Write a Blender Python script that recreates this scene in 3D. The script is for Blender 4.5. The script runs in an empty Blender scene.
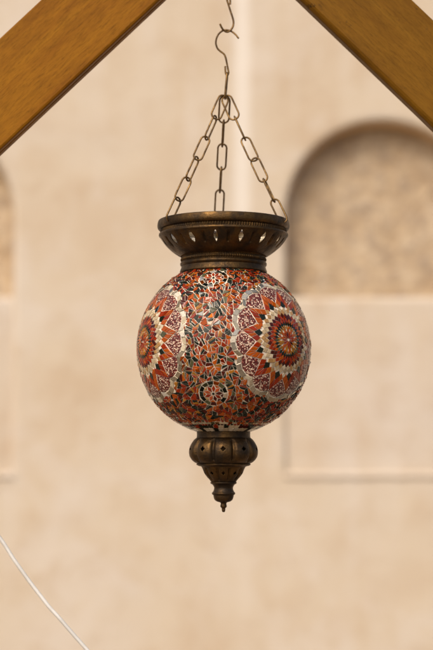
import bpy, bmesh, math, random
from mathutils import Vector, Matrix
random.seed(11)
sc = bpy.context.scene
COL = sc.collection
PI = math.pi
R_ = math.radians

# ------------------------------------------------------------------ camera
LENS, SENS, PITCH, DIST, CZ = 85.0, 36.0, R_(5.0), 1.785, 1.5
FPX = 650 * LENS / SENS
cam_d = bpy.data.cameras.new('camera')
cam = bpy.data.objects.new('camera', cam_d)
COL.objects.link(cam)
cam.location = (0, -DIST, CZ)
cam.rotation_euler = (PI / 2 + PITCH, 0, 0)
cam_d.sensor_fit = 'VERTICAL'
cam_d.sensor_height = SENS
cam_d.sensor_width = SENS
cam_d.lens = LENS
cam_d.clip_end = 500
cam_d.clip_start = 0.05
cam_d.dof.use_dof = True
cam_d.dof.focus_distance = 1.725
cam_d.dof.aperture_fstop = 3.9
sc.camera = cam


def at(px, py, Y):
    """the point of the vertical plane y = Y seen at a place of the photograph"""
    a, b = (px - 216.5) / FPX, (325 - py) / FPX
    d = Vector((a, math.cos(PITCH) - b * math.sin(PITCH), math.sin(PITCH) + b * math.cos(PITCH)))
    t = (Y + DIST) / d.y
    return Vector((0, -DIST, CZ)) + d * t


U = 1 / 857.0                       # metres per photograph pixel at the lantern
G0 = at(223.5, 349, 0)              # globe centre
RG = 86.3 * U


# ------------------------------------------------------------------ helpers
def link(name, bm, mats, parent=None, smooth=True):
    me = bpy.data.meshes.new(name)
    bm.to_mesh(me)
    bm.free()
    if not isinstance(mats, (list, tuple)):
        mats = [mats]
    for m in mats:
        me.materials.append(m)
    if smooth:
        me.polygons.foreach_set('use_smooth', [True] * len(me.polygons))
    o = bpy.data.objects.new(name, me)
    COL.objects.link(o)
    if parent:
        o.parent = parent
    return o


def empty(name, loc):
    o = bpy.data.objects.new(name, None)
    COL.objects.link(o)
    o.location = loc
    o.empty_display_size = .05
    return o


def tag(o, label=None, cat=None, group=None, kind=None):
    for k, v in (('label', label), ('category', cat), ('group', group), ('kind', kind)):
        if v:
            o[k] = v
    return o


def catmull(pts, n=8, closed=False):
    pts = [Vector(p) for p in pts]
    out = []
    N = len(pts)
    for i in range(N if closed else N - 1):
        if closed:
            p0, p1, p2, p3 = pts[i - 1], pts[i], pts[(i + 1) % N], pts[(i + 2) % N]
        else:
            p1, p2 = pts[i], pts[i + 1]
            p0 = pts[i - 1] if i else p1 * 2 - p2
            p3 = pts[i + 2] if i + 2 < N else p2 * 2 - p1
        for k in range(n):
            t = k / n
            out.append(.5 * (2 * p1 + (p2 - p0) * t + (2 * p0 - 5 * p1 + 4 * p2 - p3) * t * t + (3 * p1 - p0 - 3 * p2 + p3) * t ** 3))
    if not closed:
        out.append(pts[-1])
    return out


def tube(bm, pts, r, closed=False, seg=10):
    n = len(pts)
    rings = []
    nrm = None
    for i in range(n):
        if closed:
            t = (pts[(i + 1) % n] - pts[i - 1]).normalized()
        else:
            t = (pts[min(i + 1, n - 1)] - pts[max(i - 1, 0)]).normalized()
        if nrm is None:
            nrm = t.orthogonal().normalized()
        nrm = (nrm - t * nrm.dot(t)).normalized()
        b = t.cross(nrm)
        rr = r(i / (n - 1)) if callable(r) else r
        rings.append([bm.verts.new(pts[i] + (nrm * math.cos(2 * PI * k / seg) + b * math.sin(2 * PI * k / seg)) * rr) for k in range(seg)])
    for i in range(n if closed else n - 1):
        a, c = rings[i], rings[(i + 1) % n]
        off = 0
        if closed and i == n - 1:      # frames may not meet: find the best turn
            off = min(range(seg), key=lambda s: (a[0].co - c[s].co).length)
        for k in range(seg):
            bm.faces.new((a[k], a[(k + 1) % seg], c[(k + 1 + off) % seg], c[(k + off) % seg]))
    if not closed:
        for ring, flip in ((rings[0], True), (rings[-1], False)):
            bm.faces.new(list(reversed(ring)) if flip else ring)


def lathe(bm, prof, seg=480, radial=None, z0=0.0, hole=None, cap_end=False):
    """prof: list of (r, z, tagname); radial(phi, r, z, tag) -> r; hole(phi, z) -> None or (inside, dphi, dz to outline)"""
    rings = []
    for (r, z, tg) in prof:
        ring = []
        for k in range(seg):
            ph = 2 * PI * k / seg
            rr = radial(ph, r, z, tg) if radial else r
            ring.append(bm.verts.new((rr * math.sin(ph), -rr * math.cos(ph), z)))
        rings.append(ring)
    dele = []
    for i in range(len(rings) - 1):
        for k in range(seg):
            f = bm.faces.new((rings[i][k], rings[i + 1][k], rings[i + 1][(k + 1) % seg], rings[i][(k + 1) % seg]))
            if hole:
                ph = 2 * PI * (k + .5) / seg
                z = (prof[i][1] + prof[i + 1][1]) / 2
                if hole(ph, z):
                    dele.append(f)
    if cap_end:
        bm.faces.new(rings[-1])
    if dele:
        bmesh.ops.delete(bm, geom=dele, context='FACES')
    return rings


def smooth_prof(pts, n=5):
    """pts: (hw px, y px[, tag]); a rounded profile through them"""
    c = catmull([(p[0], p[1], 0) for p in pts], n)
    out = []
    for i, v in enumerate(c):
        j = min(i // n, len(pts) - 1)
        out.append((max(v.x, .05) * U, (349 - v.y) * U, pts[j][2] if len(pts[j]) > 2 else ''))
    return out


# ------------------------------------------------------------------ materials
class NT:
    def __init__(self, name):
        self.m = bpy.data.materials.new(name)
        self.m.use_nodes = True
        self.t = self.m.node_tree
        self.n = self.t.nodes
        self.b = self.n['Principled BSDF']

    def node(self, typ, **kw):
        nd = self.n.new(typ)
        for k, v in kw.items():
            if k.startswith('i_'):
                nd.inputs[k[2:].replace('_', ' ')].default_value = v
            else:
                setattr(nd, k, v)
        return nd

    def ln(self, a, b):
        self.t.links.new(a, b)

    def coords(self, scale=(1, 1, 1), rot=(0, 0, 0)):
        tc = self.node('ShaderNodeTexCoord')
        mp = self.node('ShaderNodeMapping')
        mp.inputs['Scale'].default_value = scale
        mp.inputs['Rotation'].default_value = rot
        self.ln(tc.outputs['Object'], mp.inputs['Vector'])
        return mp.outputs['Vector']

    def noise(self, vec, scale, detail=4, rough=.55, dist=0):
        nz = self.node('ShaderNodeTexNoise')
        nz.inputs['Scale'].default_value = scale
        nz.inputs['Detail'].default_value = detail
        nz.inputs['Roughness'].default_value = rough
        nz.inputs['Distortion'].default_value = dist
        self.ln(vec, nz.inputs['Vector'])
        return nz.outputs['Fac']

    def ramp(self, fac, stops, interp='LINEAR'):
        r = self.node('ShaderNodeValToRGB')
        r.color_ramp.interpolation = interp
        el = r.color_ramp.elements
        while len(el) < len(stops):
            el.new(.5)
        for e, (p, c) in zip(el, stops):
            e.position = p
            e.color = (*c, 1) if not isinstance(c, (int, float)) else (c, c, c, 1)
        self.ln(fac, r.inputs['Fac'])
        return r.outputs['Color']

    def mix(self, a, b, fac, mode='MIX'):
        m = self.node('ShaderNodeMix', data_type='RGBA', blend_type=mode)
        for s, i in ((fac, 0), (a, 6), (b, 7)):
            if hasattr(s, 'is_linked') or isinstance(s, bpy.types.NodeSocket):
                self.ln(s, m.inputs[i])
            else:
                m.inputs[i].default_value = s if isinstance(s, (int, float)) else (*s, 1)
        return m.outputs[2]

    def math(self, op, a, b=0.0):
        m = self.node('ShaderNodeMath', operation=op)
        for s, i in ((a, 0), (b, 1)):
            if isinstance(s, bpy.types.NodeSocket):
                self.ln(s, m.inputs[i])
            else:
                m.inputs[i].default_value = s
        return m.outputs[0]

    def bump(self, h, strength, dist):
        b = self.node('ShaderNodeBump')
        b.inputs['Strength'].default_value = strength
        b.inputs['Distance'].default_value = dist
        self.ln(h, b.inputs['Height'])
        self.ln(b.outputs['Normal'], self.b.inputs['Normal'])

    def set(self, **kw):
        for k, v in kw.items():
            k = k.replace('_', ' ')
            if isinstance(v, bpy.types.NodeSocket):
                self.ln(v, self.b.inputs[k])
            else:
                self.b.inputs[k].default_value = (*v, 1) if isinstance(v, tuple) else v
        return self.m


def mat_plaster(name, tint=(1, 1, 1), streak=False):
    n = NT(name)
    v = n.coords()
    big = n.noise(v, 1.7, 5, .6, .6)
    mid = n.noise(v, 5.5, 5, .6)
    fine = n.noise(v, 60, 4, .6)
    vs = n.noise(n.coords((5, 5, .55)), 1.6, 4, .55, .3)
    pat = n.noise(v, 3.1, 6, .68, 1.2)
    pat2 = n.noise(n.coords((1, 1, 1.25), (0, .5, 0)), 8.5, 6, .7, .8)
    c = n.ramp(big, [(.32, (.452, .358, .255)), (.5, (.49, .408, .306)), (.68, (.49, .418, .333))])
    c = n.mix(c, (.405, .295, .188), n.ramp(mid, [(.5, 0.0), (.72, .55)]))
    c = n.mix(c, (.52, .455, .375), n.ramp(vs, [(.52, 0.0), (.7, .6)]))
    c = n.mix(c, (.525, .46, .385), n.ramp(pat, [(.52, 0.0), (.62, .5)]))
    c = n.mix(c, (.405, .305, .205), n.ramp(pat2, [(.54, 0.0), (.66, .42)]))
    if streak:                                     # a whitewashed vertical run on the wall
        tc = n.node('ShaderNodeTexCoord')
        sx = n.node('ShaderNodeSeparateXYZ')
        n.ln(tc.outputs['Object'], sx.inputs[0])
        wob = n.math('MULTIPLY', n.math('SUBTRACT', n.noise(n.coords((1, 1, .6)), 3, 2), .5), .03)
        d = n.math('ABSOLUTE', n.math('ADD', n.math('SUBTRACT', sx.outputs['X'], streak[0]), wob))
        mk = n.ramp(d, [(.014, 1.0), (.036, 0.0)])
        up = n.ramp(n.math('MULTIPLY', sx.outputs['Z'], .25), [(streak[1] / 4 - .10, 0.12), (streak[1] / 4, 1.0)])
        c = n.mix(c, (.62, .57, .50), n.mix(0.0, mk, n.math('MULTIPLY', up, .8), 'MIX') if False else n.math('MULTIPLY', n.math('MULTIPLY', mk, up), .8))
    c = n.mix(c, tint, 1.0, 'MULTIPLY')
    n.bump(n.math('ADD', n.math('MULTIPLY', mid, .7), n.math('MULTIPLY', fine, .3)), .35, .02)
    return n.set(Base_Color=c, Roughness=.92)


def mat_rough_back():
    n = NT('rough_plaster')
    v = n.coords()
    a = n.noise(v, 9, 5, .6, .4)
    b = n.noise(n.coords((1, 1, 1.0)), 22, 5, .62, .8)
    c = n.ramp(a, [(.36, (.37, .265, .16)), (.5, (.44, .33, .21)), (.62, (.48, .375, .255))])
    c = n.mix(c, (.235, .18, .135), n.ramp(b, [(.46, 0.0), (.64, .6)]))
    n.bump(n.math('ADD', a, b), .6, .03)
    return n.set(Base_Color=c, Roughness=.95)


def mat_brass(name, base, dark, rough=.36, scale=60):
    n = NT(name)
    v = n.coords()
    a = n.noise(v, scale, 5, .62)
    b = n.noise(v, scale * 6, 3, .6)
    f = n.ramp(a, [(.38, 0.0), (.66, 1.0)])
    c = n.mix(dark, base, f)
    c = n.mix(c, tuple(x * .35 for x in dark), n.ramp(b, [(.55, 0.0), (.75, .6)]))
    n.bump(n.math('ADD', n.math('MULTIPLY', a, .4), n.math('MULTIPLY', b, .5)), .32, .003)
    r = n.ramp(a, [(.3, rough + .18), (.7, rough - .06)])
    return n.set(Base_Color=c, Metallic=n.ramp(a, [(.35, .7), (.6, .95)]), Roughness=r)


def mat_wood(name, c0, c1, c2, spots=False, grain=1.0):
    n = NT(name)
    lon = n.noise(n.coords((2.2, 30, 30)), 1.6, 5, .6, .5)
    fine = n.noise(n.coords((40, 300, 300)), 1.5, 5, .75)
    big = n.noise(n.coords((3, 7, 7)), 1.5, 3, .5)
    c = n.ramp(lon, [(.33, c0), (.5, c1), (.68, c2)])
    c = n.mix(c, tuple(x * .42 for x in c0), n.ramp(fine, [(.48, 0.0), (.68, .62 * grain)]))
    c = n.mix(c, tuple(x * .5 for x in c0), n.ramp(big, [(.55, 0.0), (.75, .55)]))
    wear = n.noise(n.coords((6, 15, 15)), 2.2, 7, .78, .5)
    c = n.mix(c, tuple(x * .50 for x in c0), n.ramp(wear, [(.48, 0.0), (.70, .5)]))
    c = n.mix(c, tuple(min(1, x * 1.18) for x in c2), n.ramp(wear, [(.28, .5), (.44, 0.0)]))
    if spots:
        v = n.coords()
        s = n.noise(v, 42, 4, .7)
        s2 = n.noise(v, 9, 2)
        c = n.mix(c, (.025, .012, .006), n.math('MULTIPLY', n.ramp(s, [(.60, 0.0), (.68, .85)]), n.ramp(s2, [(.5, 0.0), (.6, 1.0)])))
        c = n.mix(c, (.36, .19, .015), n.math('MULTIPLY', n.ramp(n.noise(v, 5.5, 2), [(.56, 0.0), (.7, .7)]), 1.0))
    n.bump(fine, .10, .002)
    return n.set(Base_Color=c, Roughness=n.ramp(fine, [(.3, .38), (.7, .55)]), Specular_IOR_Level=.07)


def mat_tile(name, rough=.06, metallic=0.0, spec=.2):
    n = NT(name)
    at_ = n.node('ShaderNodeAttribute', attribute_name='tile_color')
    v = n.coords()
    z = n.noise(v, 420, 3, .6)
    c = n.mix(at_.outputs['Color'], tuple([.55] * 3), n.ramp(z, [(.45, 0.0), (.8, .9)]), 'MULTIPLY')
    n.bump(n.noise(v, 160, 2), .10, .001)
    return n.set(Base_Color=c, Roughness=n.ramp(z, [(.3, rough * .8), (.7, rough * 1.7)]), Metallic=metallic, Specular_IOR_Level=spec, Coat_Weight=.06, Coat_Roughness=.03)


def mat_grout():
    n = NT('cream_grout')
    v = n.coords()
    z = n.noise(v, 55, 4, .6)
    c = n.ramp(z, [(.3, (.48, .40, .29)), (.6, (.72, .63, .50))])
    n.bump(n.noise(v, 500, 3), .4, .0006)
    return n.set(Base_Color=c, Roughness=.45)


def mat_beads():
    n = NT('seed_bead_filling')
    v = n.coords()
    vo = n.node('ShaderNodeTexVoronoi')
    vo.inputs['Scale'].default_value = 720
    n.ln(v, vo.inputs['Vector'])
    sp = n.node('ShaderNodeSeparateColor')
    n.ln(vo.outputs['Color'], sp.inputs[0])
    c = n.ramp(sp.outputs[0], [(0, (.10, .012, .010)), (.34, (.16, .022, .014)), (.58, (.28, .045, .018)), (.63, (.70, .50, .36)), (1, (.84, .68, .52))], 'CONSTANT')
    c = n.mix(c, (.05, .012, .010), n.ramp(vo.outputs['Distance'], [(.42, 0.0), (.62, .85)]))
    n.bump(n.ramp(vo.outputs['Distance'], [(0, 1.0), (.6, 0.0)]), .8, .0008)
    return n.set(Base_Color=c, Roughness=.2, Specular_IOR_Level=.3)


M_WALL = mat_plaster('sand_plaster', streak=(at(242, 100, 3.3).x, at(242, 205, 3.3).z))
M_PANEL = mat_plaster('pink_grey_plaster', tint=(.98, .98, 1.0))
M_REVEAL = mat_plaster('ochre_plaster', tint=(1.35, 1.15, .86))
M_BACK = mat_rough_back()
M_BRASS = mat_brass('aged_brass', (.108, .059, .020), (.024, .014, .006), .42)
M_TIN = mat_brass('bright_tin_lining', (.82, .74, .60), (.50, .42, .30), .5)
M_WIRE = mat_brass('brass_wire', (.24, .14, .05), (.08, .045, .018), .4, 90)
M_TILE = mat_tile('glass_tile')
M_MIRR = mat_tile('mirror_tile', .14, .8)
M_GROUT = mat_grout()
M_BEAD = mat_beads()
M_WOOD_A = mat_wood('honey_varnished_wood', (.180, .066, .004), (.225, .091, .005), (.265, .113, .006))
M_WOOD_B = mat_wood('olive_brown_wood', (.120, .051, .004), (.148, .066, .005), (.175, .083, .007), True, .8)
n = NT('white_cable_sheath')
M_CABLE = n.set(Base_Color=n.ramp(n.noise(n.coords(), 40, 3), [(.4, (.52, .50, .46)), (.6, (.64, .62, .58))]), Roughness=.45)
n = NT('unseen_ground')
M_GROUND = n.set(Base_Color=n.ramp(n.noise(n.coords(), 3, 6), [(.35, (.17, .12, .08)), (.65, (.24, .18, .12))]), Roughness=.9)

# ------------------------------------------------------------------ setting
bm = bmesh.new()
bmesh.ops.create_grid(bm, x_segments=2, y_segments=2, size=150)
tag(link('ground', bm, M_GROUND), kind='structure')  # unseen sheet, added to bounce light up onto the lantern

WY = 3.3                                            # the wall's front face
WX, WZ, WT = 5.0, 4.4, .7


def arch_outline(cx, half, z0, zs, off=0.0, n=40):
    r = half + off
    pts = [(cx - r, z0 - off * .08)] + [(cx - r, z0 + (zs - z0) * k / 6) for k in range(1, 6)]
    pts += [(cx - r * math.cos(PI * k / n), zs + r * math.sin(PI * k / n)) for k in range(n + 1)]
    pts += [(cx + r, zs - (zs - z0) * k / 6) for k in range(1, 6)] + [(cx + r, z0 - off * .08)]
    return pts


zsill = at(300, 296, WY).z
zbot = at(300, 472, WY).z
zspr = at(300, 217, WY).z
xl = at(286.5, 300, WY).x
half = at(384.5, 300, WY).x - xl
xr_left = at(13, 250, WY).x
ARCH = [xl + half, xr_left - half]

wall = empty('plaster_wall', (0, WY, 0))
tag(wall, 'sand coloured plaster wall with arched niches, blurred behind the lantern', 'wall', kind='thing')
# front face with the openings, then the rounded arrises and the body behind
bm = bmesh.new()
def loop(pts, y):
    vs = [bm.verts.new((x, y, z)) for x, z in pts]
    return vs
edges = []
outer = loop([(-WX, 0), (WX, 0), (WX, WZ), (-WX, WZ)], 0)
edges += [bm.edges.new((outer[i], outer[(i + 1) % 4])) for i in range(4)]
firsts = []
for cx in ARCH:
    lp = loop(arch_outline(cx, half, zbot, zspr, .022), 0)
    edges += [bm.edges.new((lp[i], lp[(i + 1) % len(lp)])) for i in range(len(lp))]
    firsts.append(lp)
bmesh.ops.triangle_fill(bm, edges=edges, use_beauty=True, normal=(0, -1, 0))
for cx, lp in zip(ARCH, firsts):
    prev = lp
    for off, y in ((.0105, .0025), (.0030, .0095), (0, .021)):
        cur = loop(arch_outline(cx, half, zbot, zspr, off), y)
        for i in range(len(cur)):
            j = (i + 1) % len(cur)
            bm.faces.new((prev[i], prev[j], cur[j], cur[i]))
        prev = cur
bk = loop([(-WX, 0), (WX, 0), (WX, WZ), (-WX, WZ)], WT)
for i in range(4):
    bm.faces.new((outer[i], bk[i], bk[(i + 1) % 4], outer[(i + 1) % 4]))
bm.faces.new(bk)
bmesh.ops.recalc_face_normals(bm, faces=bm.faces)
link('wall_face', bm, M_WALL, wall, smooth=False)
ND = .10                                            # depth of a niche
for cx in ARCH:
    bm = bmesh.new()
    prev = None
    for y in (.021, .12, .23, ND):
        cur = loop(arch_outline(cx, half, zbot, zspr), y)
        if prev:
            for i in range(len(cur)):
                j = (i + 1) % len(cur)
                f = bm.faces.new((prev[i], prev[j], cur[j], cur[i]))
        prev = cur
    nf = len(bm.faces)
    f = bm.faces.new([bm.verts.new(v.co) for v in prev])
    f.material_index = 1
    ni = link('niche', bm, [M_REVEAL, M_BACK], wall, smooth=False)
    bm = bmesh.new()
    bmesh.ops.create_cube(bm, size=1)
    for v in bm.verts:
        v.co.x = cx + v.co.x * 2 * (half + .004)
        v.co.y = .018 if v.co.y < 0 else ND - .01
        v.co.z = zsill if v.co.z > 0 else zbot - .004
    top = [e for e in bm.edges if all(v.co.y < .05 and v.co.z > zsill - .01 for v in e.verts)]
    bmesh.ops.bevel(bm, geom=top, offset=.02, segments=4, affect='EDGES', profile=.5)
    link('recessed_panel', bm, M_PANEL, wall, smooth=False)
    bm = bmesh.new()                                 # worn ledge under the panel
    prev = None
    rj = random.Random(2)
    for k in range(41):
        x = cx + (k / 20 - 1) * (half + .012)
        a, b2 = rj.uniform(-.002, .002), rj.uniform(-.003, .003)
        ring = [bm.verts.new((x, y, z)) for y, z in ((.03, zbot - .002), (-.002, zbot - .003 + a), (-.007, zbot - .008 + a), (-.008, zbot - .016 + b2), (-.003, zbot - .024 + b2), (.03, zbot - .029))]
        if prev:
            for i in range(6):
                bm.faces.new((prev[i], prev[(i + 1) % 6], ring[(i + 1) % 6], ring[i]))
        else:
            bm.faces.new(ring)
        prev = ring
    bm.faces.new(prev)
    bmesh.ops.recalc_face_normals(bm, faces=bm.faces)
    link('sill', bm, M_PANEL, wall, smooth=False)

# ------------------------------------------------------------------ beams
def beam(name, p0, p1, width, sec, m, label, length_down):
    """p0 -> p1: lower front edge, going up to the apex; sec: cross-section (across the face from the lower edge, depth)"""
    ax = (p1 - p0).normalized()
    up = Vector((-ax.z, 0, ax.x)) if ax.x > 0 else Vector((ax.z, 0, -ax.x))
    up.normalize()
    dep = Vector((0, 1, 0))
    o_mat = Matrix((ax, up, dep)).transposed().to_4x4()
    o_mat.translation = p0
    L = (p1 - p0).length
    bm = bmesh.new()
    xs = [-length_down + (length_down + L) * k / 40 for k in range(41)]
    rings = []
    for x in xs:
        ring = []
        for (w, d) in sec:
            xx = x
            if x == xs[-1]:                        # mitred at the apex on the plane x = apex
                xx = x + (-(up.x * w) / ax.x)
            ring.append(bm.verts.new((xx, w, d)))
        rings.append(ring)
    S = len(sec)
    for a, b in zip(rings, rings[1:]):
        for k in range(S):
            bm.faces.new((a[k], b[k], b[(k + 1) % S], a[(k + 1) % S]))
    bm.faces.new(rings[0])
    bm.faces.new(rings[-1])
    bmesh.ops.recalc_face_normals(bm, faces=bm.faces)
    o = link(name, bm, m, smooth=False)
    o.matrix_world = o_mat
    tag(o, label, 'beam', 'wooden beams of the frame', kind='thing')
    return o


def section(W, T, lower, r=.004):
    """rounded plank section; `lower` = list of (w, d) replacing the lower edge face, front to back"""
    s = list(lower)
    s += [(W - r, T) if False else (W - r * 1.0, T), (W - r * .3, T - r * .3), (W, T - r)]
    s += [(W, r), (W - r * .3, r * .3), (W - r, 0)]
    return s


BY = -.015
la, lb = at(0, 149.5, BY), at(159.5, 0, BY)
ra, rb = at(433, 126.5, BY), at(301, 0, BY)
def meet(a, b, c, d):
    u, v = b - a, d - c
    den = u.x * v.z - u.z * v.x
    t = ((c.x - a.x) * v.z - (c.z - a.z) * v.x) / den
    return a + u * t
apex = meet(la, lb, ra, rb)
apL = Vector((apex.x - .0006, BY, apex.z))
apR = Vector((apex.x + .0006, BY, apex.z))
secL = section(.097, .027, [(.0030, 0), (.0010, .0010), (0, .003), (0, .010), (.0025, .0112), (.0025, .0132), (0, .0145), (0, .0245), (.0025, .027)], .0015)
secR = section(.092, .022, [(.0055, 0), (.0030, .0016), (.0008, .0042), (0, .0065), (0, .020), (.002, .022)], .0015)
beam('wooden_beam', la, apL, .097, secL, M_WOOD_A, 'honey brown varnished beam sloping up from the left, upper left corner', 1.75)
beam('wooden_beam', ra, apR, .092, secR, M_WOOD_B, 'darker olive brown beam sloping down above the arched niche, upper right corner', 1.75)

# ------------------------------------------------------------------ lantern
lan = empty('hanging_lantern', G0)
tag(lan, 'round mosaic glass lantern with aged brass collar hanging on three chains', 'lantern', kind='thing')


def rel(px, py, Y=0.0):
    return at(px, py, Y) - G0


# --- top collar
def solid(o, t):
    md = o.modifiers.new('thickness', 'SOLIDIFY')
    md.thickness = t
    md.offset = -1
    md.use_even_offset = False
    if len(o.data.materials) > 1:
        md.material_offset = 1
    return o


def knurl(ph, r, z, tg):
    if tg == 'k':
        return r + .55 * U * math.cos(150 * ph)
    return r


bm = bmesh.new()
# bowl with fifteen slots and engraved strokes between them
bowl = smooth_prof([(64.0, 236.2), (62.6, 238.5), (60.4, 241.6), (57.4, 245.2), (53.6, 248.9), (49.6, 252.2), (46.0, 254.6), (43.2, 256.2)], 6)
PH0, NS = R_(-7.5), 15
zs_hole = (349 - 242.6) * U


def cell(ph, n, ph0):
    d = (ph - ph0) % (2 * PI / n)
    return d if d < PI / n else d - 2 * PI / n


_rb = random.Random(3)
slot_rnd = [(.75 + .5 * _rb.random(), (_rb.random() - .5) * 1.5) for _ in range(16)]
def slot(ph, z):
    idx = int(((ph - PH0) / (2 * PI / NS) + .5) % NS)
    sc_, sh = slot_rnd[idx]
    a = cell(ph, NS, PH0) * 60 + .18 * sh * (z - zs_hole) / U
    b = (z - zs_hole) / U
    hb = 5.4 * (.8 + .25 * sc_)
    wdt = 2.7 * sc_ * max(0, 1 - (abs(b + .6) / hb) ** 1.5)
    return abs(a) < wdt and abs(b) < hb


def bowl_r(ph, r, z, tg):
    t = abs(cell(ph, NS, PH0 + PI / NS)) * 57            # px from the stroke
    zz = (bowl[0][1] - z) / (bowl[0][1] - bowl[-1][1])
    w = max(0, min(1, (zz - .10) / .08)) * max(0, min(1, (.62 - zz) / .08))
    g = math.exp(-(t / 1.15) ** 2)
    lob = .5 * math.cos(NS * (ph - PH0)) * math.sin(PI * min(1, max(0, zz)))
    return r + (-2.3 * g * w + lob) * U


lathe(bm, bowl, 720, bowl_r, hole=slot)
solid(link('pierced_bowl', bm, [M_BRASS, M_TIN]), .0011)
pb = [o for o in COL.objects if o.name == 'pierced_bowl'][0]
bm = bmesh.new()
# flange, knurled row and band, open inside
rim = smooth_prof([(58.0, 223.4), (62.0, 221.6), (64.9, 220.2), (65.9, 221.6), (66.4, 224.6), (66.2, 227.4), (65.0, 229.0), (63.4, 229.4)], 4)
rim += smooth_prof([(63.0, 229.6, 'k'), (63.2, 231.2, 'k'), (63.0, 232.6, 'k')], 3)
rim += smooth_prof([(63.3, 232.8), (64.6, 233.4), (65.0, 235.0), (64.3, 236.2), (62.0, 237.2)], 4)
lathe(bm, rim, 900, knurl)
tc_ = solid(link('top_collar', bm, [M_BRASS, M_TIN], lan), .0012)
pb.parent = tc_
bm = bmesh.new()
neck = smooth_prof([(40.5, 253.5), (42.2, 254.2, 'k'), (42.6, 255.3, 'k'), (42.2, 256.6, 'k'), (41.5, 257.2)], 3)
neck += smooth_prof([(41.4, 258.0), (42.4, 258.3, 'k'), (42.8, 259.5, 'k'), (42.4, 260.8, 'k'), (41.6, 261.4)], 3)
neck += smooth_prof([(41.8, 262.0), (43.2, 262.8), (43.5, 264.4), (42.9, 265.8), (42.2, 266.4), (42.6, 268.2), (43.4, 270.4), (43.7, 272.2), (42.6, 273.4)], 4)
lathe(bm, neck, 900, lambda ph, r, z, tg: r + (.45 * U * math.cos(112 * ph) if tg == 'k' else 0))
solid(link('neck_ring', bm, M_BRASS, tc_), .0012)

# --- finial
bm = bmesh.new()
NL = 10
F0 = R_(-1.0)


def star_hole(zc, rpx, s):
    def h(ph, z):
        a = abs(cell(ph, NL, F0)) * rpx / s
        b = abs(z - zc) / U / s
        return a ** .72 + b ** .72 < 1.0
    return h


def lobes(ztop, zbot_, amp):
    def f(ph, r, z, tg):
        t = (ztop - z) / (ztop - zbot_)
        if t <= 0 or t >= 1:
            return r
        w = min(1, min(t, 1 - t) / .14)
        s = abs(math.sin(5 * (ph - F0)))
        return r * (1 - amp * w * (.9 * s ** 22 + .35 * s ** 2))
    return f


Z = lambda y: (349 - y) * U
b1 = smooth_prof([(26.2, 430.2), (26.6, 431.2), (26.5, 434.5), (26.7, 437.0), (27.4, 437.9), (29.6, 439.4), (32.2, 442.5), (34.3, 446.8), (35.1, 451.5), (34.4, 456.0), (32.0, 459.6), (28.6, 462.0), (26.0, 462.9)], 7)
lathe(bm, b1, 600, lobes(Z(438), Z(462.5), .085), hole=star_hole(Z(448.6), 35, 3.3))
b2 = smooth_prof([(26.6, 462.9), (26.9, 464.0), (25.2, 465.2), (22.2, 466.0), (21.6, 467.4), (20.6, 470), (19.2, 473), (16.8, 476.2), (14.2, 479), (12.4, 481.0)], 7)
lathe(bm, b2, 600, lobes(Z(466.5), Z(480.5), .09), hole=star_hole(Z(472.6), 20, 2.6))
b3 = smooth_prof([(12.4, 481.0), (13.1, 481.6), (12.7, 482.8), (10.8, 484.0), (9.5, 486.4), (9.5, 488.2), (10.4, 490.6), (11.6, 492.0), (11.3, 493.4), (10.2, 494.2), (9.8, 496.4), (8.6, 499.0), (6.2, 500.6), (3.6, 501.3), (2.8, 502.6), (3.2, 504.3), (3.0, 506.0), (1.9, 507.0), (1.7, 509.4), (1.2, 510.6), (.1, 510.9)], 5)
lathe(bm, b3, 120, cap_end=True)
lathe(bm, smooth_prof([(25.2, 433), (27.5, 440), (28.5, 449), (26.5, 458), (19.5, 464), (16.6, 470), (14.2, 475), (11.0, 480)], 3), 96)  # inner liner, added to block the light behind the star holes
solid(link('finial', bm, M_BRASS, lan), .001)

# --- globe
bm = bmesh.new()
gp = []
for k in range(97):
    la_ = R_(61.5) - R_(61.5 + 73.5) * k / 96
    gp.append((RG * math.cos(la_), RG * math.sin(la_), ''))
lathe(bm, gp, 192)
globe = link('glass_globe', bm, M_GROUT, lan)


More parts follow.
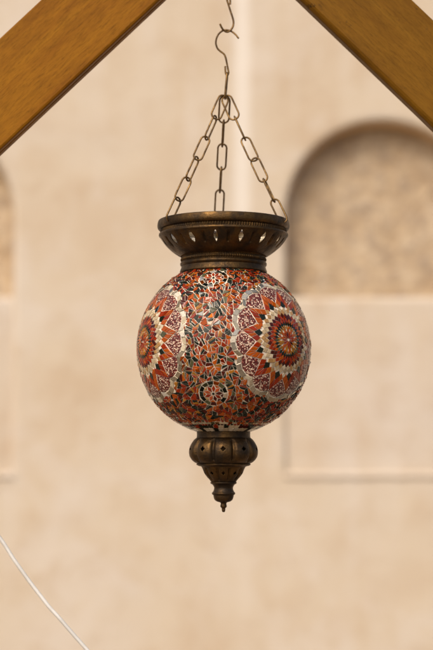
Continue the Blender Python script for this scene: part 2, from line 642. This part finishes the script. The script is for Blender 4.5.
class Tiles:
    """little glass tiles set on the globe"""
    def __init__(self):
        self.bm = bmesh.new()
        self.col = self.bm.loops.layers.float_color.new('tile_color')

    def tile(self, pts, color, inset=.0004, h=.0008, mi=0, tilt=.03, grow=0):
        """pts: 3D points on the sphere, convex and in order"""
        c = sum(pts, Vector()) / len(pts)
        nz = c.normalized()
        t = nz.orthogonal().normalized()
        b = nz.cross(t)
        q = [((p - c).dot(t), (p - c).dot(b)) for p in pts]
        ar = sum(q[i - 1][0] * q[i][1] - q[i][0] * q[i - 1][1] for i in range(len(q)))
        if ar < 0:
            q.reverse()
        low = shrink(q, inset)
        topq = shrink(q, inset + .00022)
        if len(low) < 3 or len(topq) < 3 or area(topq) < 4e-7:
            return
        tx, ty = random.gauss(0, tilt), random.gauss(0, tilt)
        j = random.uniform(.85, 1.12)
        cc = tuple(min(.95, x * j) for x in color)
        def up(x, y, hh):
            d = c + t * x + b * y
            rr = RG + hh + (tx * x + ty * y if hh > 0 else 0)
            # plane of the tile, not the sphere
            base = nz * (RG * 1.0 + hh + (tx * x + ty * y if hh > 0 else -.0006) - sag)
            return base + t * x + b * y
        rad = max(math.hypot(*p) for p in low)
        sag = rad * rad / (2 * RG) * .55
        vl = [self.bm.verts.new(up(x, y, -.0002)) for x, y in low]
        vm = [self.bm.verts.new(up(x, y, h - .00018)) for x, y in low]
        vt = [self.bm.verts.new(up(x, y, h)) for x, y in topq]
        fs = []
        for A, B in ((vl, vm),):
            for i in range(len(A)):
                k = (i + 1) % len(A)
                fs.append(self.bm.faces.new((A[i], A[k], B[k], B[i])))
        if len(vm) == len(vt):
            for i in range(len(vm)):
                k = (i + 1) % len(vm)
                fs.append(self.bm.faces.new((vm[i], vm[k], vt[k], vt[i])))
            fs.append(self.bm.faces.new(vt))
        else:
            fs.append(self.bm.faces.new(vm))
        for f in fs:
            f.material_index = mi
            for l in f.loops:
                l[self.col] = (*cc, 1)

    def build(self, name, parent, mats=None):
        return link(name, self.bm, mats or [M_TILE, M_MIRR, M_BEAD], parent, smooth=False)


def area(q):
    return abs(sum(q[i - 1][0] * q[i][1] - q[i][0] * q[i - 1][1] for i in range(len(q)))) / 2


def clip(q, px, py, nx, ny):
    """keep the side where (p - P).n >= 0"""
    out = []
    n_ = len(q)
    for i in range(n_):
        a, b = q[i], q[(i + 1) % n_]
        da = (a[0] - px) * nx + (a[1] - py) * ny
        db = (b[0] - px) * nx + (b[1] - py) * ny
        if da >= 0:
            out.append(a)
        if (da >= 0) != (db >= 0):
            s = da / (da - db)
            out.append((a[0] + (b[0] - a[0]) * s, a[1] + (b[1] - a[1]) * s))
    return out


def shrink(q, d):
    r = list(q)
    for i in range(len(q)):
        a, b = q[i], q[(i + 1) % len(q)]
        ex, ey = b[0] - a[0], b[1] - a[1]
        L = math.hypot(ex, ey)
        if L < 1e-7:
            continue
        nx, ny = -ey / L, ex / L
        r = clip(r, a[0] + nx * d, a[1] + ny * d, nx, ny)
        if len(r) < 3:
            return []
    o = []
    for p in r:
        if not o or math.hypot(p[0] - o[-1][0], p[1] - o[-1][1]) > 1e-5:
            o.append(p)
    return o


ORANGE, RED, MAROON = (.31, .056, .002), (.215, .018, .002), (.050, .006, .003)
DARK, OLIVE, AMBER = (.008, .011, .006), (.062, .060, .026), (.28, .112, .012)
CREAM, TAN, PALE = (.52, .42, .28), (.33, .18, .065), (.60, .53, .41)


class Chart:
    """azimuthal chart (degrees) about a point of the globe"""
    def __init__(self, az, lat):
        a, l = R_(az), R_(lat)
        self.c = Vector((math.sin(a) * math.cos(l), -math.cos(a) * math.cos(l), math.sin(l)))
        self.e = Vector((math.cos(a), math.sin(a), 0))
        self.n = self.c.cross(self.e) * -1
        self.n = self.e.cross(self.c) * -1 if self.e.cross(self.c).z < 0 else self.e.cross(self.c)

    def p(self, x, y, h=0.0):
        r = math.hypot(x, y)
        if r < 1e-9:
            return self.c * (RG + h)
        th = R_(r)
        d = (self.e * x + self.n * y) / r
        return (self.c * math.cos(th) + d * math.sin(th)) * (RG + h)

    def polar(self, r, ang, h=0.0):
        return self.p(r * math.cos(R_(ang)), r * math.sin(R_(ang)), h)

    def inv(self, v):
        v = v.normalized()
        r = math.degrees(math.acos(max(-1, min(1, v.dot(self.c)))))
        return r, math.degrees(math.atan2(v.dot(self.n), v.dot(self.e)))


NP = 13
STEP = 360 / NP


def border_r(ang, ph):
    d = ((ang - ph) % STEP) / STEP                  # 0 and 1 at the star tips
    return 35.6 + 3.4 * math.sin(PI * d) ** .75


BW = 3.2


def medallion(az, lat, ph):
    ch = Chart(az, lat)
    T = Tiles()
    def kites(nn, r0, rm, r1, shift, colors, fill=.5, inset=.0003, skip=None):
        for k in range(nn):
            if skip and skip(k):
                continue
            a = ph + (k + shift) * 360 / nn
            w = 360 / nn * fill
            jr = random.gauss(0, .15)
            T.tile([ch.polar(r0, a), ch.polar(rm + jr, a - w), ch.polar(r1 + jr, a), ch.polar(rm + jr, a + w)], random.choice(colors), inset)
    # the flower
    for k in range(NP):
        a = ph + (k + .5) * STEP
        T.tile([ch.polar(.35, a), ch.polar(3.6, a - STEP * .48), ch.polar(5.6, a), ch.polar(3.6, a + STEP * .48)], random.choice([RED, ORANGE, MAROON, RED]), .00025)
    kites(NP, 3.5, 5.6, 8.2, 0, [ORANGE, AMBER, ORANGE])
    kites(NP * 2, 6.2, 8.2, 10.2, .5, [AMBER, AMBER, ORANGE], inset=.00022)
    NK = 32
    kites(NK, 8.0, 10.3, 12.6, 0, [DARK, DARK, DARK, OLIVE], inset=.00016)
    kites(NK, 10.3, 12.2, 14.1, .5, [ORANGE, RED, RED], inset=.00022)
    kites(NK, 12.2, 14.1, 16.0, 0, [RED, RED, ORANGE, MAROON], inset=.00024)
    kites(NK, 14.1, 16.0, 17.9, .5, [MAROON, MAROON, RED], inset=.00024)
    kites(NK, 16.0, 17.9, 20.2, 0, [(.44, .34, .21), TAN, CREAM, (.44, .34, .21)], inset=.00032)
    kites(NK, 17.9, 20.2, 22.4, .5, [TAN, (.42, .32, .19), (.36, .27, .16)], inset=.00034)
    for k in range(NP):                              # between the star points
        a = ph + (k + .5) * STEP
        T.tile([ch.polar(20.9, a), ch.polar(22.9, a - 5.0), ch.polar(25.0, a), ch.polar(22.9, a + 5.0)], random.choice([TAN, ORANGE, CREAM]), .0003)
    # star points
    tip, val = 34.8, 25.2
    hs = STEP / 2
    for k in range(NP):
        a = ph + k * STEP
        ca, sa = math.cos(R_(a)), math.sin(R_(a))
        def loc(x, y):
            return ch.p(x * ca - y * sa, x * sa + y * ca)
        vx, vy = val * math.cos(R_(hs)), val * math.sin(R_(hs))
        L = math.hypot(tip - vx, vy)
        w = 3.9
        xi = tip - w * L / vy
        hw = (xi - 22.0) * vy / (tip - vx)
        T.tile([loc(20.9, 0), loc(23.2, -hw * .82), loc(xi - .1, 0), loc(23.2, hw * .82)], random.choice([DARK, DARK, DARK, DARK, OLIVE]), .0002)
        rc = random.choice([(RED, ORANGE), (ORANGE, ORANGE, RED), (RED, RED, ORANGE)])
        for s in (-1, 1):
            # a bar in two or three pieces
            out0, out1 = (tip, 0.0), (vx, s * vy)
            in0, in1 = (xi, 0.0), (21.6, s * (xi - 21.6) * vy / (tip - vx))
            cs = [0, random.uniform(.30, .38), random.uniform(.62, .72), 1]
            def lp(A, B, f):
                return (A[0] + (B[0] - A[0]) * f, A[1] + (B[1] - A[1]) * f)
            for c0, c1 in zip(cs, cs[1:]):
                i0, i1 = max(0, (c0 - .26) / .74), max(0, (c1 - .26) / .74)
                q = [loc(*lp(out0, out1, c0)), loc(*lp(out0, out1, c1)), loc(*lp(in0, in1, i1))]
                if i0 < i1 - .01 or c0 == 0:
                    q.append(loc(*lp(in0, in1, i0)))
                T.tile(q, random.choice(rc), .00026)
    # beaded fans
    bmx = T.bm
    for k in range(NP):
        a0 = ph + k * STEP
        nu, nv = 14, 8
        grid = []
        for i in range(nu + 1):
            d = i / nu * STEP
            dd = d if d <= hs else STEP - d
            # straight star edge in the chart
            t_ = R_(dd)
            vx, vy = val * math.cos(R_(hs)), val * math.sin(R_(hs))
            # r(t): intersection of the ray with tip->valley
            den = math.sin(t_) * (vx - tip) - math.cos(t_) * vy
            rs = (-tip * vy) / den
            ro = border_r(a0 + d, ph) - .3
            rs = min(rs + .25, ro - .15)
            grid.append([bmx.verts.new(ch.polar(rs + (ro - rs) * j / nv, a0 + d, .00065 + random.uniform(-.0002, .0002) - (.0008 if j in (0, nv) else 0))) for j in range(nv + 1)])
        for i in range(nu):
            for j in range(nv):
                f = bmx.faces.new((grid[i][j], grid[i][j + 1], grid[i + 1][j + 1], grid[i + 1][j]))
                f.material_index = 2
                f.smooth = True
    # scalloped border of pale and mirror tiles
    per = 4
    for k in range(NP * per):
        a0, a1 = ph + k * STEP / per, ph + (k + 1) * STEP / per
        j0, j1 = random.gauss(0, .12), random.gauss(0, .12)
        T.tile([ch.polar(border_r(a0, ph), a0), ch.polar(border_r(a0, ph) + BW + j0, a0), ch.polar(border_r(a1, ph) + BW + j1, a1), ch.polar(border_r(a1, ph), a1)],
               random.choice([(.50, .44, .34), (.42, .35, .24), (.33, .28, .20), (.40, .35, .28)]), .0003, .0009, mi=random.choice([0, 1, 1]), tilt=.11)
    T.build('mosaic_medallion', globe)
    bmesh_fix = None
    return ch, ph


def rosette(az, lat, nn, rp, rr):
    ch = Chart(az, lat)
    T = Tiles()
    ph = random.uniform(0, 40)
    for k in range(nn):
        a = ph + k * 360 / nn
        w = 180 / nn
        T.tile([ch.polar(1.0, a), ch.polar(rp * .62, a - w * .95), ch.polar(rp, a), ch.polar(rp * .62, a + w * .95)], random.choice([RED, RED, MAROON, (.36, .07, .02)]), .0003)
    T.tile([ch.polar(.95, ph + k * 60) for k in range(6)], DARK, .0001)
    m = 2 * nn
    for k in range(nn):                              # small fillers between the petals
        a = ph + (k + .5) * 360 / nn
        w = 180 / nn
        T.tile([ch.polar(rp * .72, a), ch.polar(rp * 1.02, a - w * .8), ch.polar(rp * 1.02, a + w * .8)], random.choice([TAN, MAROON, DARK, ORANGE]), .00018)
    nr = int(2 * PI * rr / 4.3)
    for k in range(nr):
        a0, a1 = ph + k * 360 / nr, ph + (k + 1) * 360 / nr
        T.tile([ch.polar(rp * 1.02, a0), ch.polar(rr + .1, a0), ch.polar(rr + .1, a1), ch.polar(rp * 1.02, a1)], random.choice([PALE, (.5, .47, .42), (.30, .28, .24), OLIVE, MAROON, DARK, ORANGE]), .0004, mi=random.choice([0, 1, 1]), tilt=.09)
    T.build('mosaic_rosette', globe)
    return ch, rr


MED = [medallion(46, 3.0, 4.0), medallion(-66, 3.0, 9.0), medallion(170, 3.0, 0.0)]
ROS = []
for az in (-10, 108, 232):
    ROS.append(rosette(az, 48.5, 10, 6.6, 9.3))
    ROS.append(rosette(az + 2, -33.5, 9, 6.4, 9.2))

# rows at the lower edge of the globe
T = Tiles()
for lat0, lat1, nn, cols, mi in ((-58.6, -61.0, 64, [CREAM, TAN, (.36, .30, .2), OLIVE, ORANGE], 0), (-61.2, -62.5, 80, [RED, DARK, MAROON], 0), (-62.6, -66.4, 46, [DARK, MAROON, RED, DARK, CREAM], 0), (-66.6, -71.5, 40, [PALE, DARK, CREAM], 0)):
    for k in range(nn):
        a0, a1 = 2 * PI * k / nn, 2 * PI * (k + 1) / nn
        def sp(a, l):
            l = R_(l)
            return Vector((math.sin(a) * math.cos(l), -math.cos(a) * math.cos(l), math.sin(l))) * RG
        T.tile([sp(a0, lat0), sp(a1, lat0), sp(a1, lat1), sp(a0, lat1)], random.choice(cols), .0004, mi=random.choice([0, 0, 1]) if cols[0] == CREAM else 0)
T.build('mosaic_edge_row', globe)


# irregular shards everywhere else
def free(v):
    """signed clearance in degrees, with the direction to the obstacle's centre and its distance"""
    best = (99, None)
    for ch, ph in MED:
        r, a = ch.inv(v)
        g = r - (border_r(a, ph) + BW + .15)
        if g < best[0]:
            best = (g, ch)
    for ch, rr in ROS:
        r, a = ch.inv(v)
        g = r - rr - .15
        if g < best[0]:
            best = (g, ch)
    return best


rs = random.Random(5)
seeds = []
cellsz = .0057
gridd = {}
def gkey(p):
    return tuple(int(math.floor(c / .011)) for c in p)
tries = 0
while tries < 60000:
    tries += 1
    z = rs.uniform(math.sin(R_(-60)), math.sin(R_(62.5)))
    a = rs.uniform(0, 2 * PI)
    q = math.sqrt(1 - z * z)
    p = Vector((q * math.sin(a), -q * math.cos(a), z)) * RG
    k0 = gkey(p)
    ok = True
    mind = cellsz * (.82 if z > .62 else 1.0)
    for dx in (-1, 0, 1):
        for dy in (-1, 0, 1):
            for dz in (-1, 0, 1):
                for o in gridd.get((k0[0] + dx, k0[1] + dy, k0[2] + dz), ()):
                    if (o - p).length < mind:
                        ok = False
    if ok:
        g, _ = free(p)
        if g > -3.5:
            seeds.append(p)
            gridd.setdefault(k0, []).append(p)

T = Tiles()
PALETTE = [(ORANGE, 23), (RED, 24), (MAROON, 13), (DARK, 30), (OLIVE, 4), (AMBER, 6)]
pal = [c for c, w in PALETTE for _ in range(w)]
for p in seeds:
    nz = p.normalized()
    t = nz.orthogonal().normalized()
    b = nz.cross(t)
    k0 = gkey(p)
    q = [(-.012, -.012), (.012, -.012), (.012, .012), (-.012, .012)]
    for dx in (-2, -1, 0, 1, 2):
        for dy in (-2, -1, 0, 1, 2):
            for dz in (-2, -1, 0, 1, 2):
                for o in gridd.get((k0[0] + dx, k0[1] + dy, k0[2] + dz), ()):
                    if o is p or (o - p).length > .024:
                        continue
                    x, y = (o - p).dot(t), (o - p).dot(b)
                    L = math.hypot(x, y)
                    if L < 1e-6:
                        continue
                    q = clip(q, x / 2, y / 2, -x / L, -y / L)
                    if len(q) < 3:
                        break
    if len(q) < 3:
        continue
    # keep clear of medallions, rosettes and the edge rows
    def lim(q):
        for ch, off in [(c, 'm') for c, _ in MED] + [(c, r) for c, r in ROS]:
            cx = sum(a[0] for a in q) / len(q)
            cy = sum(a[1] for a in q) / len(q)
            cc = (p + t * cx + b * cy)
            r, a = ch.inv(cc)
            if off == 'm':
                ph = [x[1] for x in MED if x[0] is ch][0]
                lim_ = border_r(a, ph) + BW - .2
            else:
                lim_ = off + .1
            if r > lim_ + 9:
                continue
            # tangent point on the outline in this direction
            e = ch.polar(lim_, a)
            f = ch.polar(lim_ + 1, a)
            ex, ey = (e - p).dot(t), (e - p).dot(b)
            nx, ny = (f - e).dot(t), (f - e).dot(b)
            L = math.hypot(nx, ny)
            q = clip(q, ex, ey, nx / L, ny / L)
            if len(q) < 3:
                return []
        for lat, sgn in ((-58.4, 1), (62.0, -1)):
            l = R_(lat)
            if abs(math.asin(nz.z) - l) > R_(14):
                continue
            h = Vector((nz.x, nz.y, 0)).normalized()
            e = (h * math.cos(l) + Vector((0, 0, math.sin(l)))) * RG
            d = (Vector((0, 0, math.cos(l))) - h * math.sin(l)) * sgn
            nx, ny = d.dot(t), d.dot(b)
            L = math.hypot(nx, ny)
            q = clip(q, (e - p).dot(t), (e - p).dot(b), nx / L, ny / L)
            if len(q) < 3:
                return []
        return q
    pieces = [q]
    def split(q):
        cx = sum(a[0] for a in q) / len(q) + rs.gauss(0, .0006)
        cy = sum(a[1] for a in q) / len(q) + rs.gauss(0, .0006)
        an = rs.uniform(0, PI)
        if rs.random() < .65:                       # through a corner: gives triangles
            k = rs.randrange(len(q))
            an = math.atan2(q[k][0] - cx, -(q[k][1] - cy))
            an = math.atan2(-(q[k][0] - cx), q[k][1] - cy) + 0
            nx, ny = -(q[k][1] - cy), q[k][0] - cx
        else:
            nx, ny = math.cos(an), math.sin(an)
        L = math.hypot(nx, ny) or 1
        nx, ny = nx / L, ny / L
        return [clip(q, cx, cy, nx, ny), clip(q, cx, cy, -nx, -ny)]
    pieces = split(q)
    if area(q) > 3.0e-5 and rs.random() < .85:
        big = max(pieces, key=area)
        pieces.remove(big)
        pieces += split(big)
    for s in pieces:
        if len(s) < 3 or area(s) < 4e-6:
            continue
        s = lim(s)
        if len(s) < 3 or area(s) < 3e-6:
            continue
        T.tile([p + t * x + b * y for x, y in s], rs.choice(pal), rs.uniform(.00024, .00046), .00105, tilt=.10, mi=1 if rs.random() < .035 else 0)  # a few mirror chips added among the shards for glints
T.build('mosaic_shards', globe)

# --- chains
WIRE = .95 * U
top = rel(225.0, 96.5)
def stadium(L, W, n=10):
    r = W / 2
    s = L / 2 - r
    pts = []
    for k in range(n + 1):
        a = PI * k / n
        pts.append(Vector((r * math.cos(a), 0, s + r * math.sin(a))))
    for k in range(n + 1):
        a = PI + PI * k / n
        pts.append(Vector((r * math.cos(a), 0, -s + r * math.sin(a))))
    return pts


LW = 9.2 * U


def one_link(parent, p_top, p_bot, twist, W=LW):
    """wire link between two bearing points (inside of its ends)"""
    ax = (p_top - p_bot)
    L = ax.length + 2 * WIRE
    ax.normalize()
    x = Vector((1, 0, 0))
    x = (x - ax * x.dot(ax)).normalized()
    y = ax.cross(x)
    c, s = math.cos(twist), math.sin(twist)
    xx, yy = x * c + y * s, y * c - x * s
    mid = (p_top + p_bot) / 2
    bm = bmesh.new()
    rnd = random.uniform(.94, 1.06)
    pts = [mid + xx * (v.x * rnd) + ax * v.z for v in stadium(L, W)]
    tube(bm, pts, WIRE, closed=True, seg=8)
    return link('link', bm, M_WIRE, parent)


RATT = 65.5 * U
zatt = (349 - 224.0) * U
tw = {-55: [20, 72, 10, 66, 18, 52], 65: [-15, 78, 8, -12, 70, 5], 185: [0, 84, -5, 84, 0, 80]}
for az in (-55, 65, 185):
    a = R_(az)
    end = Vector((RATT * math.sin(a), -RATT * math.cos(a), zatt))
    chn = bpy.data.objects.new('chain', None)
    COL.objects.link(chn)
    chn.parent = lan
    st = top + Vector((math.sin(a) * .6 * U, -math.cos(a) * .6 * U, -.3 * U))
    N = 6
    for k in range(N):
        f0, f1 = k / N, (k + 1) / N
        sagv = lambda f: Vector((0, 0, -1.2 * U * math.sin(PI * f)))
        p0, p1 = st.lerp(end, f0) + sagv(f0), st.lerp(end, f1) + sagv(f1)
        d = (p1 - p0).normalized()
        one_link(chn, p0 - d * .0, p1 + d * WIRE * 1.0, R_(tw[az][k]), LW * (1.12 if k == 0 else 1.0))

# --- lantern's own hook and connector
bm = bmesh.new()
hk = [(238.6, 38.4, -.002), (235.6, 34.6, -.001), (231.8, 31.6, 0), (227.6, 30.2, 0), (223.4, 30.4, 0), (219.2, 33.4, 0), (216.6, 38.2, 0), (215.9, 43.4, 0), (217.6, 48.6, 0), (221.0, 51.8, 0), (224.2, 54.4, 0),
      (225.9, 58.6, 0), (227.0, 64, .0005), (228.2, 70, .0008), (228.6, 73.0, .001), (227.4, 75.2, .001), (225.8, 73.6, .001), (225.3, 70.0, .001), (225.2, 66.2, .001)]
tube(bm, catmull([rel(x, y, Y) for x, y, Y in hk], 6), .95 * U, seg=10)
link('hook', bm, M_WIRE, lan)
p0, p1 = rel(227.3, 73.8, .001), rel(225.1, 98.0)
cn = one_link(lan, p0, p1, R_(84), 6.4 * U)
cn.name = 'connecting_link'

# ------------------------------------------------------------------ the hook above
uh = empty('wire_hook', at(227, 0, 0))
tag(uh, 'short bent brass wire hook holding the lantern hook, at the top edge', 'hook', kind='thing')
o0 = Vector(uh.location)
bm = bmesh.new()
up = [(230.2, 4.4, .0005), (230.2, 1.0, .0005), (230.4, -5, .0005), (229.4, -9.0, .0005), (227.6, -9.6, 0), (226.6, -6.0, 0), (227.1, 0, 0), (228.6, 5, 0), (230.8, 12, 0), (232.8, 18.2, 0), (233.6, 22.4, -.0005), (232.8, 26.8, -.001), (230.2, 30.6, -.0015), (227.0, 32.0, -.0018), (223.8, 30.4, -.003), (221.8, 27.8, -.005), (219.9, 23.8, -.006)]
tube(bm, catmull([at(x, y, Y) - o0 for x, y, Y in up], 6), 1.0 * U, seg=10)
link('hook', bm, M_WIRE, uh)
bm = bmesh.new()
e0 = at(228.4, -15.5, 0)
ring = [e0 + Vector((0, 6.5 * U * math.sin(2 * PI * k / 24), 6.5 * U * math.cos(2 * PI * k / 24))) - o0 for k in range(24)]
tube(bm, ring, 1.1 * U, closed=True)
tube(bm, [e0 + Vector((0, 0, 6.5 * U)) - o0, Vector((e0.x, 0, apex.z + .03)) - o0], 1.2 * U)
link('screw_eye', bm, M_WIRE, uh)

# ------------------------------------------------------------------ cable
bm = bmesh.new()
CY = .04
cp = [(-150, 330), (-70, 448), (-28, 503), (0, 538), (14, 559.5), (30, 582), (43, 599), (50.5, 608.5), (58, 616.5), (70, 630.5), (88, 651), (120, 688), (170, 735), (240, 780)]
tube(bm, catmull([at(x, y, CY) for x, y in cp], 6), 1.9 * U, seg=14)
tag(link('cable', bm, M_CABLE), 'white sheathed cable crossing the lower left corner below the lantern', 'cable', kind='thing')

# ------------------------------------------------------------------ light
SUN_EL, SUN_AZ = R_(46), R_(-154)                   # azimuth from +Y (north), clockwise
w = bpy.data.worlds.new('World')
sc.world = w
w.use_nodes = True
sky = w.node_tree.nodes.new('ShaderNodeTexSky')
sky.sky_type = 'NISHITA'
sky.sun_disc = False
sky.sun_elevation = SUN_EL
sky.sun_rotation = SUN_AZ
sky.dust_density = 6.0
sky.air_density = 1.0
sky.ozone_density = 1.0
bg = w.node_tree.nodes['Background']
bg.inputs['Strength'].default_value = .145
w.node_tree.links.new(sky.outputs[0], bg.inputs[0])
sd = bpy.data.lights.new('sun', 'SUN')
sd.energy = .85
sd.angle = R_(16)
sd.color = (1, .93, .82)
so = bpy.data.objects.new('sun', sd)
COL.objects.link(so)
dirv = Vector((math.sin(SUN_AZ) * math.cos(SUN_EL), math.cos(SUN_AZ) * math.cos(SUN_EL), math.sin(SUN_EL)))
so.rotation_euler = dirv.to_track_quat('Z', 'Y').to_euler()
so.location = (-3, -4, 5)

sc.view_settings.view_transform = 'Standard'
sc.view_settings.look = 'None'
sc.view_settings.gamma = 1
sc.view_settings.exposure = 0.52
